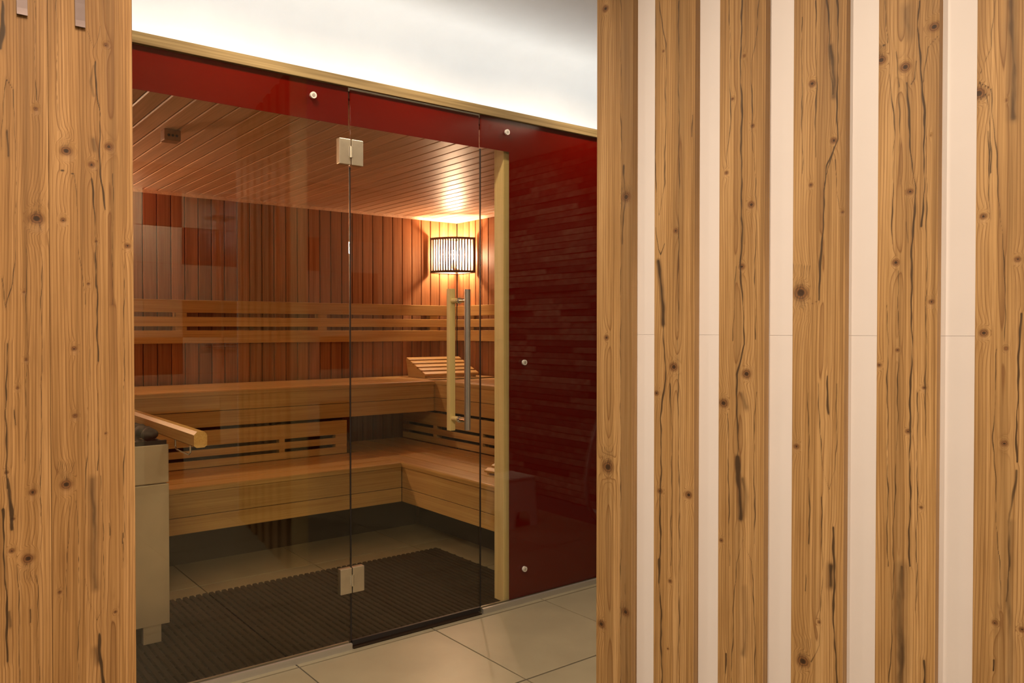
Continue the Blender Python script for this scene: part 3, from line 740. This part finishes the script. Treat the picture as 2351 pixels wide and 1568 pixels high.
# cornice battens where ceiling meets the walls
tr = MB().prism([(2.562, 2.151), (2.58, 2.151), (2.58, 2.133), (2.574, 2.133)], 'x', 0.1, 3.71)
struct('trim_1', tr, M['ceil_wood'], 'thin wooden cornice batten along the sauna back wall', 'trim')
tr = MB().prism([(3.692, 2.151), (3.71, 2.151), (3.71, 2.133), (3.704, 2.133)], 'y', 0.1, 2.562)
struct('trim_2', tr, M['ceil_wood'], 'thin wooden cornice batten along the sauna side wall', 'trim')
# timber post behind the fixed pane and cabin kerb
struct('trim_3', MB().bevel_box(2.232, 2.300, 0.03, 0.10, 0.0, 2.15, .003), M['post_wood'], 'pale timber post behind the glass at the red panel', 'post')
# header batten in front of the light cove
struct('trim_4', MB().bevel_box(0.0, 3.98, -0.008, 0.0124, 2.2125, 2.252, .002), M['trim_wood'], 'rough pale timber batten along the top of the sauna glass', 'trim')

# ------------------------------------------------------------------ glazing
GH = 2.212
def disc(mb, x, y0, y1, z, r, seg=20):
    return mb.tube([(x, y0, z), (x, y1, z)], r, seg)

def fixing(parent, x, z):
    f = disc(MB(), x, -0.009, 0.0, z, 0.0125).build('glass_fixing', M['disc'], parent, smooth=True)
    disc(MB(), x, -0.0105, -0.0088, z, 0.007, 6).build('screw', M['alu'], f)

def channel(parent, x0, x1):
    mb = MB(); mb.box(x0, x1, -0.016, -0.003, 0.0, 0.024).box(x0, x1, 0.012, 0.022, 0.0, 0.024)
    mb.build('floor_channel', M['alu'], parent)

w1 = empty('window_1', (0.1, 0, 0), 'large fixed clear glass pane with red top band left of the door', 'window', kind='structure')
MB().bevel_box(0.10, 1.4465, 0.0, 0.008, 0.004, GH, .001).build('pane', M['glass'], w1)
MB().box(0.10, 1.4465, 0.0088, 0.0105, 2.064, GH).build('red_band', M['red'], w1)
fixing(w1, 1.295, 2.153); fixing(w1, 0.35, 2.153)
channel(w1, 0.10, 1.4465)

w2 = empty('window_2', (2.085, 0, 0), 'fixed glass pane with dark red enamelled panel right of the door', 'window', kind='structure')
MB().bevel_box(2.0845, 3.72, 0.0, 0.008, 0.004, GH, .001).build('pane', M['glass'], w2)
mb = MB(); mb.box(2.0845, 2.249, 0.0088, 0.0105, 2.070, GH); mb.box(2.249, 3.72, 0.0088, 0.0105, 0.024, GH)
mb.build('red_panel', M['red'], w2)
for x, zz in ((2.227, 2.154), (2.328, 1.111), (2.329, 0.154)): fixing(w2, x, zz)
channel(w2, 2.0845, 3.72)

d1 = empty('door_1', (1.453, 0, 0), 'clear glass sauna door with bar handle and two square hinges', 'door', kind='structure')
MB().bevel_box(1.4535, 2.0790, 0.0, 0.008, 0.030, GH - .006, .001).build('pane', M['glass'], d1)
MB().box(1.4535, 2.0790, 0.0088, 0.0105, 2.066, GH - .006).build('red_band', M['red'], d1)
MB().box(1.4535, 2.0790, -0.002, 0.010, 0.012, 0.030).build('bottom_seal', M['seal'], d1)
for ex, ez in ((1.4475, 1.90), (2.0795, 2.06)):
    MB().box(ex, ex + .0045, 0.001, 0.007, 0.03, ez).build('edge_seal', M['seal'], d1)
MB().box(1.4535, 2.0790, -0.014, 0.020, 0.0, 0.004).build('threshold', M['mat'], d1)
for z0, z1 in ((1.908, 2.008), (0.222, 0.322)):
    zc = (z0+z1)/2
    h = MB().bevel_box(1.400, 1.4485, -0.009, 0.017, z0, z1, .002).build('hinge', M['nickel'], d1)
    MB().bevel_box(1.4525, 1.503, -0.009, 0.017, z0, z1, .002).build('door_leaf', M['nickel'], h)
    MB().tube([(1.4505, -0.008, zc-.022), (1.4505, -0.008, zc+.022)], 0.0075, 12).build('knuckle', M['nickel'], h, smooth=True)
    MB().bevel_box(1.441, 1.4495, -0.0115, -0.008, zc-.018, zc+.020, .001).build('stop_plate', M['chrome'], h)
hx = 1.967
hb = MB().tube([(hx, -0.062, 0.832), (hx, -0.062, 1.434)], 0.0135, 20).build('outer_handle_bar', M['steel'], d1, smooth=True)
ib = MB().bevel_box(hx-.014, hx+.014, 0.050, 0.078, 0.818, 1.442, .003).build('inner_handle_bar', M['post_wood'], d1)
for zz in (1.388, 0.872):
    MB().tube([(hx, -0.062, zz), (hx, 0.0, zz)], 0.0095, 14).build('standoff', M['chrome'], hb, smooth=True)
    MB().tube([(hx, -0.004, zz), (hx, 0.0, zz)], 0.0135, 14).build('rosette', M['chrome'], hb, smooth=True)
    MB().tube([(hx, 0.008, zz), (hx, 0.052, zz)], 0.011, 14).build('standoff', M['post_wood'], ib, smooth=True)

# ------------------------------------------------------------------ cove strip, added unseen downlights, sauna lamps
led = MB().box(0.15, 3.95, 0.105, 0.140, 2.214, 2.224).build('light_strip', emission('led_white', (0.86, 0.95, 1.0), COVE_STRENGTH))
tag(led, 'white light strip lying hidden behind the timber batten', 'light strip')
# cabin roof carries the strip
struct('ceiling_cove', MB().box(0.0, 3.98, 0.0125, WALL_UP, 2.2005, 2.213), M['ceil'], 'white cove ledge on top of the sauna carrying the light strip', 'ledge')

lens_mat = emission('fill_downlight_lens', (1.0, 0.8, 0.58), 6.0)
for k, (x, y, p, tilt, az) in enumerate(FILL_DOWNLIGHTS):  # fixtures added out of view to light the room
    d = empty('fill_downlight', (x, y, CEIL), 'unseen round ceiling light with steel ring, added to light the room', 'fill_downlight', 'added ceiling lights')
    prof = [(0.050, -0.012), (0.062, -0.012), (0.066, -0.001), (0.050, -0.001)]
    mb = MB(); seg = 28; vs = []; fs = []
    for a in range(seg):
        w = 2*math.pi*a/seg
        for r_, z_ in prof: vs.append((r_*math.cos(w), r_*math.sin(w), z_))
    for a in range(seg):
        for q in range(4):
            fs.append((a*4+q, a*4+(q+1)%4, ((a+1)%seg)*4+(q+1)%4, ((a+1)%seg)*4+q))
    mb.add(vs, fs)
    place('ring', mb.mesh('ring', M['steel']), d)
    mb = MB().tube([(0, 0, -0.003), (0, 0, -0.001)], 0.050, 28)
    place('lens', mb.mesh('lens', lens_mat), d)
    ld = bpy.data.lights.new('fill_downlight_light', 'AREA'); ld.shape = 'DISK'; ld.size = 0.10
    ld.energy = p; ld.color = WARM; ld.spread = R(165 if tilt == 0 else 130)
    lo = bpy.data.objects.new('fill_downlight_light', ld); COL.objects.link(lo); lo.parent = d; lo.location = (0, 0, -0.016 if tilt == 0 else -0.06)
    lo.rotation_euler = (0, -R(tilt), R(az))
    lo['kind'] = 'helper'

def corner_lamp(cx, cy, sx, label, bulb):
    """corner shade of curved vertical slats; sx = +1 right-hand corner, -1 left-hand corner"""
    z0, z1 = 1.715, 1.995
    root = empty('corner_lamp', (cx, cy, z0), label, 'lamp', 'corner lamps in the sauna')
    e0 = Vector((-0.262*sx, -0.022)); e1 = Vector((-0.022*sx, -0.262))
    mid = (e0+e1)/2; out = Vector((-sx, -1)).normalized()
    def arc(t, off=0.0):
        p = e0.lerp(e1, t) + out*(0.062*(1-(2*t-1)**2) + off); return p
    def strip(name, za, zb, off0, off1, mat, parent):
        n = 18; vs = []; fs = []
        for i in range(n+1):
            t = i/n
            for off in (off0, off1):
                p = arc(t, off)
                vs += [(p.x, p.y, za), (p.x, p.y, zb)]
        for i in range(n):
            a = i*4; b = a+4
            fs += [(a, b, b+1, a+1), (a+2, a+3, b+3, b+2), (a+1, b+1, b+3, a+3), (a, a+2, b+2, b)]
        fs += [(0, 1, 3, 2), (n*4, n*4+2, n*4+3, n*4+1)]
        return place(name, MB().add(vs, fs).mesh(name, mat), parent)
    strip('shade_rim', 0.0, 0.018, -0.004, 0.010, M['lamp_wood'], root)
    strip('shade_rim', 0.262, 0.280, -0.004, 0.010, M['lamp_wood'], root)
    for e, dirn in ((e0, Vector((1, 0))), (e1, Vector((0, 1)))):
        mb = MB().bevel_box(e.x-.010, e.x+.010, e.y-.010, e.y+.010, 0.0, 0.28, .002)
        place('shade_stile', mb.mesh('shade_stile', M['lamp_wood']), root)
    nsl = 15
    me = MB().bevel_box(-.0050, .0050, -.005, .005, 0.016, 0.264, .0012).mesh('shade_slat', M['lamp_wood'])
    for i in range(nsl):
        t = (i+1)/(nsl+1); p = arc(t, 0.003)
        d = arc(min(1, t+.02)) - arc(max(0, t-.02))
        place('shade_slat', me, root, (p.x, p.y, 0), (0, 0, math.atan2(d.y, d.x)))
    for x0, x1, y0, y1 in ((-0.25*sx, -0.004*sx, -0.004, -0.0005), (-0.004*sx, -0.0005*sx, -0.25, -0.004)):
        mb = MB().box(min(x0, x1), max(x0, x1), y0, y1, 0.004, 0.276)
        place('reflector', mb.mesh('reflector', M['reflector']), root)
    bc = Vector((-0.100*sx, -0.100, 0.145))
    bm = bmesh.new(); bmesh.ops.create_uvsphere(bm, u_segments=20, v_segments=12, radius=0.036)
    for v in bm.verts:
        v.co.z *= 1.25
        v.co += bc
    me = bpy.data.meshes.new('bulb'); bm.to_mesh(me); bm.free(); me.materials.append(bulb)
    for p in me.polygons: p.use_smooth = True
    place('bulb', me, root)
    mb = MB().tube([(bc.x, bc.y, 0.04), (bc.x, bc.y, 0.105)], 0.02, 14)
    mb.tube([(bc.x, bc.y, 0.04), (bc.x + .045*sx, bc.y + .045, 0.04), (-0.018*sx, -0.018, 0.05)], 0.012, 8)
    place('socket', mb.mesh('socket', M['white']), root)
    return root
corner_lamp(3.71, 2.58, 1, 'glowing corner lamp with curved wooden slat shade under the sauna ceiling', emission('warm_bulb', BULB_COLOUR, BULB_STRENGTH))
corner_lamp(0.10, 2.58, -1, 'corner lamp with curved wooden slat shade above the heater side', emission('warm_bulb_left', BULB_COLOUR, BULB_STRENGTH_LEFT))

# ------------------------------------------------------------------ benches
def rounded(y0, y1, z0, z1, r=0.010, front=True):
    """cross-section with a softly rounded front upper edge (front = low first axis)"""
    pts = [(y1, z0), (y1, z1)]
    if front:
        for k in range(5):
            w = math.pi/2 + k*math.pi/8
            pts.append((y0 + r + r*math.cos(w), z1 - r + r*math.sin(w)))
        pts.append((y0, z0))
    else:
        pts += [(y0, z1), (y0, z0)]
    return pts

# upper bench, run along the back wall
ub = empty('upper_bench', (1.6, 2.2, 0.0), 'upper wooden sauna bench running along the back wall', 'bench', 'upper sauna benches')
y = 1.9
for k, w in enumerate((0.128, 0.120, 0.120, 0.120, 0.120)):
    pr = rounded(y, y+w, 0.877, 0.905, 0.012, k == 0)
    MB().prism(pr, 'x', 0.12, 3.695 if k else 3.056).build('seat_plank', M['bench_x'], ub); y += w + 0.008
for z0, z1 in ((0.692, 0.783), (0.786, 0.8765)):
    MB().bevel_box(0.12, 3.056, 1.908, 1.93, z0, z1, .002).build('apron_board', M['bench_x'], ub)
for z0, z1 in ((0.583, 0.673), (0.521, 0.562), (0.4575, 0.501)):
    MB().bevel_box(0.12, 2.385, 1.912, 1.93, z0, z1, .002).build('skirt_slat', M['bench_x'], ub)
for x in (0.55, 1.25, 1.945, 2.335):
    MB().bevel_box(x-.018 if x < 2.3 else x-.03, x+.018 if x < 2.3 else x+.05, 1.915, 1.965, 0.4575, 0.672, .002).build('support_block', M['bench_x'], ub)
for x in (0.2, 1.25, 2.345):
    MB().box(x-.03, x+.03, 1.98, 2.54, 0.80, 0.876).build('bearer', M['bench_y'], ub)
    MB().box(x-.03, x+.03, 2.48, 2.54, 0.0, 0.80).build('leg', M['bench_y'], ub)
MB().box(0.12, 2.38, 1.968, 1.978, 0.4575, 0.79).build('skirt_shade_board', M['dark'], ub)  # added dark sheet, stands in for shade behind the skirt gaps
# upper bench, run along the side wall
ur = empty('upper_bench', (3.4, 1.0, 0.0), 'upper wooden sauna bench running along the side wall under the lamp', 'bench', 'upper sauna benches')
x = 3.06
for k, w in enumerate((0.128, 0.120, 0.120, 0.120, 0.120)):
    pr = rounded(x, x+w, 0.877, 0.905, 0.012, k == 0)
    MB().prism(pr, 'y', 0.13, 1.896 if k else 1.93).build('seat_plank', M['bench_y'], ur); x += w + 0.008
for z0, z1 in ((0.692, 0.783), (0.786, 0.8765)):
    MB().bevel_box(3.068, 3.09, 0.13, 1.932, z0, z1, .002).build('apron_board', M['bench_y'], ur)
for z0, z1 in ((0.583, 0.673), (0.521, 0.562), (0.4575, 0.501)):
    MB().bevel_box(3.072, 3.09, 0.13, 2.37, z0, z1, .002).build('skirt_slat', M['bench_y'], ur)
for y in (0.35, 1.37, 1.93):
    MB().bevel_box(3.075, 3.125, y-.02, y+.02, 0.4575, 0.672, .002).build('support_block', M['bench_y'], ur)
for y in (0.25, 1.15):
    MB().box(3.13, 3.67, y-.03, y+.03, 0.80, 0.876).build('bearer', M['bench_x'], ur)
    MB().box(3.62, 3.68, y-.03, y+.03, 0.0, 0.80).build('leg', M['bench_x'], ur)

MB().box(3.128, 3.138, 0.13, 2.37, 0.4575, 0.79).build('skirt_shade_board', M['dark'], ur)  # same added dark sheet for shade behind the side skirt
# lower bench
lb = empty('lower_bench', (1.4, 1.65, 0.0), 'lower wooden sauna bench running along the back', 'bench', 'lower sauna benches')
y = 1.37
for k, w in enumerate((0.124, 0.124, 0.124, 0.141)):
    MB().prism(rounded(y, y+w, 0.427, 0.455, 0.010, k == 0), 'x', 0.12, 2.474).build('seat_plank', M['bench_x'], lb); y += w + 0.009
for z0, z1 in ((0.215, 0.2985), (0.302, 0.4265)):
    MB().bevel_box(0.12, 2.482, 1.378, 1.40, z0, z1, .002).build('apron_board', M['bench_x'], lb)
for x in (0.3, 1.3, 2.2):
    MB().box(x-.03, x+.03, 1.40, 1.89, 0.35, 0.426).build('bearer', M['bench_y'], lb)
MB().box(0.12, 2.72, 1.60, 1.62, 0.0, 0.35).build('kick_board', M['dark'], lb)  # near-black colour stands in for the shade under the bench
lr = empty('lower_bench', (2.75, 0.9, 0.0), 'lower wooden sauna bench running along the side towards the red glass', 'bench', 'lower sauna benches')
x = 2.477
for k, w in enumerate((0.138, 0.138, 0.138, 0.138)):
    MB().prism(rounded(x, x+w, 0.427, 0.455, 0.010, k == 0), 'y', 0.13, 2.38).build('seat_plank', M['bench_y'], lr); x += w + 0.009
for z0, z1 in ((0.215, 0.2985), (0.302, 0.4265)):
    MB().bevel_box(2.485, 2.507, 0.13, 1.378, z0, z1, .002).build('apron_board', M['bench_y'], lr)
for y in (0.3, 1.2):
    MB().box(2.51, 3.04, y-.03, y+.03, 0.35, 0.426).build('bearer', M['bench_x'], lr)
MB().box(2.74, 2.76, 0.13, 1.598, 0.0, 0.35).build('kick_board', M['dark'], lr)  # shade under the side run put into the board's near-black colour

# backrests
def backrest_x():
    b = empty('bench_backrest', (1.9, 2.55, 1.17), 'long backrest of three wooden slats on the back wall', 'backrest', 'sauna bench backrests')
    for z0, z1 in ((1.374, 1.457), (1.284, 1.346), (1.174, 1.258)):
        MB().bevel_box(0.12, 3.665, 2.522, 2.546, z0, z1, .003).build('slat', M['bench_x'], b)
    for x in (0.6, 1.52, 2.50, 3.45):
        MB().bevel_box(x-.035, x+.035, 2.546, 2.579, 1.174, 1.455, .002).build('spacer', M['bench_x'], b)
        MB().box(x-.035, x+.035, 2.528, 2.546, 1.257, 1.375).build('spacer', M['bench_x'], b)
def backrest_y():
    b = empty('bench_backrest', (3.69, 1.3, 1.17), 'short backrest of three wooden slats on the side wall', 'backrest', 'sauna bench backrests')
    for z0, z1 in ((1.374, 1.457), (1.284, 1.346), (1.174, 1.258)):
        MB().bevel_box(3.668, 3.688, 0.13, 2.518, z0, z1, .003).build('slat', M['bench_y'], b)
    for y in (0.4, 1.3, 2.35):
        MB().bevel_box(3.688, 3.709, y-.035, y+.035, 1.174, 1.455, .002).build('spacer', M['bench_y'], b)
backrest_x(); backrest_y()

# slatted headrests
def headrest(loc, rz, label, sc=1.0):
    h = empty('headrest', loc, label, 'headrest', 'wooden headrests', rz=rz)
    h.scale = (sc, sc, sc)
    L = 0.215   # half length along local x; wedge rises towards +y
    for s in (-1, 1):
        prof = [(-0.17, 0.0), (-0.17, 0.022), (0.13, 0.128), (0.16, 0.128), (0.12, 0.0)]
        m = MB().prism(prof, 'x', s*L - (0.02 if s > 0 else 0), s*L + (0.0 if s > 0 else 0.02))
        place('side_board', m.mesh('side_board', M['bench_y']), h)
    for k in range(5):
        t = k/4; y = -0.165 + t*0.275; z = 0.026 + t*0.098
        m = MB().bevel_box(-L-.012, L+.012, -.024, .024, 0.0, 0.016, .003)
        place('slat', m.mesh('slat', M['bench_x']), h, (0, y, z), (math.atan2(0.106, 0.30), 0, 0))
    return h
headrest((3.365, 2.30, 0.9055), R(-6), 'slatted wooden headrest in the corner of the upper bench')
headrest((2.80, 0.56, 0.4555), R(-82), 'slatted wooden headrest at the end of the lower bench by the post', 0.8)

# ------------------------------------------------------------------ heater
ht = empty('sauna_heater', (0.67, 0.76, 0.0), 'tall stainless steel sauna heater at the left edge of the glass', 'heater')
MB().bevel_box(0.42, 0.895, 0.515, 1.02, 0.083, 0.797, .004).build('body', M['sheet'], ht)
MB().bevel_box(0.418, 0.899, 0.500, 0.515, 0.083, 0.645, .0015).build('front_panel', M['sheet'], ht)
MB().bevel_box(0.418, 0.899, 0.502, 0.515, 0.650, 0.802, .0015).build('control_fascia', M['sheet'], ht)
for x0, x1 in ((0.44, 0.56), (0.800, 0.868)):
    for y0, y1 in ((0.503, 0.56), (0.95, 1.0)):
        MB().bevel_box(x0, x1, y0, y1, 0.0125, 0.083, .002).build('leg', M['sheet'], ht)
MB().box(0.56, 0.80, 0.53, 0.54, 0.0135, 0.083).build('leg_recess_shade', M['seal'], ht)  # black panel stands in for the dark recess between the legs
mb = MB()
for k in range(9): mb.box(0.43 + k*.056, 0.440 + k*.056, 0.53, 1.0, 0.797, 0.812)
mb.box(0.42, 0.895, 0.515, 0.53, 0.797, 0.818); mb.box(0.42, 0.895, 1.005, 1.02, 0.797, 0.818)
mb.build('stone_grate', M['iron'], ht)
rnd = random.Random(5)
rock_mes = []
for k in range(4):
    bm = bmesh.new(); bmesh.ops.create_icosphere(bm, subdivisions=3, radius=0.038)
    for v in bm.verts:
        n = v.co.normalized()
        v.co *= 0.85 + 0.3*math.sin(n.x*3.1+k)*math.cos(n.y*2.7+2*k) * .6 + 0.05*math.sin(n.x*9+3*k)*math.sin(n.z*8+n.y*7)
        v.co.z *= 0.8
    me = bpy.data.meshes.new('heater_stone'); bm.to_mesh(me); bm.free(); me.materials.append(M['rock']); rock_mes.append(me)
    for p in me.polygons: p.use_smooth = True
for i in range(5):
    for j in range(5):
        o = place('heater_stone', rock_mes[rnd.randrange(4)], None,
                  (0.475 + i*0.093 + rnd.uniform(-.004, .004), 0.575 + j*0.095 + rnd.uniform(-.004, .004), 0.838),
                  (0, 0, rnd.random()*6))
        tag(o, 'dark rounded stone heaped on top of the steel heater', 'stone', 'stones on the heater')

gr = empty('guard_rail', (0.923, 0.85, 0.0), 'thick wooden guard rail beside the heater with chamfered end', 'rail')
prof = [(0.900, 0.832), (0.900, 0.872), (0.912, 0.884), (0.936, 0.884), (0.948, 0.872), (0.948, 0.832), (0.938, 0.824), (0.910, 0.824)]
MB().prism(prof, 'y', 0.17, 1.36).build('rail', M['bench_y'], gr)
for y in (0.30, 1.0):
    MB().tube([(0.925, y, 0.826), (0.925, y, 0.790), (0.925, y+.02, 0.780), (0.925, y+.18, 0.780), (0.925, y+.20, 0.790), (0.925, y+.20, 0.826)], 0.0035, 8).build('bracket', M['chrome'], gr, smooth=True)
MB().bevel_box(0.903, 0.945, 1.30, 1.355, 0.4, 0.826, .003).build('rail_post', M['bench_y'], gr)

# ceiling sensor box
cs = empty('ceiling_sensor', (1.02, 0.89, 2.15), 'small wooden sensor box with three holes under the sauna ceiling', 'sensor')
MB().bevel_box(0.985, 1.055, 0.86, 0.93, 2.102, 2.1505, .004).build('housing', M['wall_wood'], cs)
for k in range(3):
    MB().tube([(1.003 + k*.017, 0.8588, 2.124), (1.003 + k*.017, 0.8605, 2.124)], 0.006, 10).build('hole', M['seal'], cs)

# duckboard mat
mt = empty('floor_mat', (1.4, 0.5, 0.0), 'dark brown ribbed duckboard mat on the sauna floor', 'mat')
me = MB().prism([(-.0105, .0005), (-.0105, .010), (-.0075, .013), (.0075, .013), (.0105, .010), (.0105, .0005)], 'y', 0.035, 1.00).mesh('slat', M['mat'])
x = 0.20
while x < 2.50:
    place('slat', me, mt, (x - 1.4, -0.5, 0.0)); x += 0.030
MB().box(0.19, 2.505, 0.037, 0.998, 0.0002, 0.0016).build('gap_sheet', M['mat'], mt)  # added dark sheet that keeps the gaps between slats dark
me = MB().box(0.19, 2.505, -.006, .006, 0.0005, 0.0075).mesh('connector', M['mat'])
y = 0.08
while y < 0.99:
    place('connector', me, mt, (-1.4, y - 0.5, 0.0)); y += 0.075

# ------------------------------------------------------------------ coat hooks on the left wall
for x, zb in ((0.227, 1.897), (0.332, 1.897)):
    h = empty('coat_hook', (x, -0.98, zb), 'flat steel coat hook nearest the board edge' if x > .3 else 'flat steel coat hook further left on the boards', 'hook', 'coat hooks')
    w = 0.0095
    pr = [(-0.0005, 0.14), (-0.0005, 0.045), (-0.0015, 0.012), (-0.004, 0.0), (-0.008, 0.0), (-0.006, 0.014), (-0.0045, 0.05), (-0.0045, 0.14)]
    vs = [(-w, a, b) for a, b in pr] + [(w, a, b) for a, b in pr]
    n = len(pr)
    fs = [tuple(range(n)), tuple(range(2*n-1, n-1, -1))] + [(i, (i+1) % n, (i+1) % n+n, i+n) for i in range(n)]
    place('plate', MB().add(vs, fs).mesh('plate', M['hook']), h)
    arm = MB().tube([(0, -0.004, 0.10), (0, -0.03, 0.095), (0, -0.05, 0.115), (0, -0.052, 0.14)], 0.004, 10)
    place('arm', arm.mesh('arm', M['hook']), h)

# ------------------------------------------------------------------ shower corner, seen only as mirror images in the glass
st = empty('step_stool', (3.21, -1.22, 0.0), 'small plastic step stool mirrored in the red glass panel', 'stool')
def stool():
    hw, hd, H = 0.125, 0.125, 0.315
    top = MB().bevel_box(3.21-hw+.012, 3.21+hw-.012, -1.22-hd+.012, -1.22+hd-.012, H-.018, H, .005)
    t = top.build('seat', M['plastic'], st)
    for s in range(4):
        # each side: upper panel with an arch cut between two feet
        c, sn = math.cos(s*math.pi/2), math.sin(s*math.pi/2)
        def P(a, z, off):
            w = hw*(0.88 + 0.12*(1-z/H)); q = (a*w/hw, -(w + off)); return (3.21 + c*q[0]-sn*q[1], -1.22 + sn*q[0]+c*q[1], z)
        a = hw
        out = [(-a, 0), (-a*.5, 0), (-a*.46, .07), (-a*.34, .10), (a*.34, .10), (a*.46, .07), (a*.5, 0), (a, 0), (a, H-.004), (-a, H-.004)]
        vs = [P(p, z, 0) for p, z in out] + [P(p, z, -.006) for p, z in out]; n = len(out)
        fs = [tuple(range(n)), tuple(range(2*n-1, n-1, -1))] + [(i, (i+1) % n, (i+1) % n+n, i+n) for i in range(n)]
        MB().add(vs, fs).build('side_panel', M['plastic'], st)
    for k in range(5):
        MB().box(3.21-.09+k*.04, 3.21-.07+k*.04, -1.33, -1.11, H, H+.006).build('grip_rib', M['plastic'], t)
stool()
hs = empty('rinse_hose', (3.55, -0.85, 0.0), 'pale rinse hose hanging in the shower corner, mirrored in the red glass', 'hose')
MB().tube([(3.93, -0.80, 0.95), (3.80, -0.81, 0.93), (3.66, -0.82, 0.80), (3.56, -0.84, 0.50), (3.53, -0.85, 0.30), (3.56, -0.86, 0.14), (3.64, -0.88, 0.04), (3.76, -0.95, 0.018), (3.84, -1.1, 0.018)], 0.014, 12).build('tube', M['hose'], hs, smooth=True)
MB().tube([(3.965, -0.80, 0.95), (3.91, -0.80, 0.95)], 0.024, 14).build('wall_outlet', M['chrome'], hs, smooth=True)
sh = empty('shower_rail', (2.24, -3.958, 0.0), 'chrome shower rail on the tiled wall, mirrored in the clear glass', 'shower')
MB().tube([(2.24, -3.90, 0.95), (2.24, -3.90, 2.32), (2.24, -3.86, 2.36), (2.24, -3.62, 2.36)], 0.012, 12).build('riser', M['chrome'], sh, smooth=True)
MB().tube([(2.24, -3.62, 2.345), (2.24, -3.62, 2.36)], 0.11, 24).build('rain_head', M['chrome'], sh, smooth=True)
MB().tube([(2.10, -3.90, 1.12), (2.38, -3.90, 1.12)], 0.022, 14).build('mixer', M['chrome'], sh, smooth=True)
for z in (1.12, 2.20):
    MB().tube([(2.24, -3.958, z), (2.24, -3.90, z)], 0.014, 12).build('wall_bracket', M['chrome'], sh, smooth=True)
MB().tube([(2.15, -3.88, 2.20), (2.33, -3.88, 2.20)], 0.014, 12).build('hand_shower_holder', M['chrome'], sh, smooth=True)
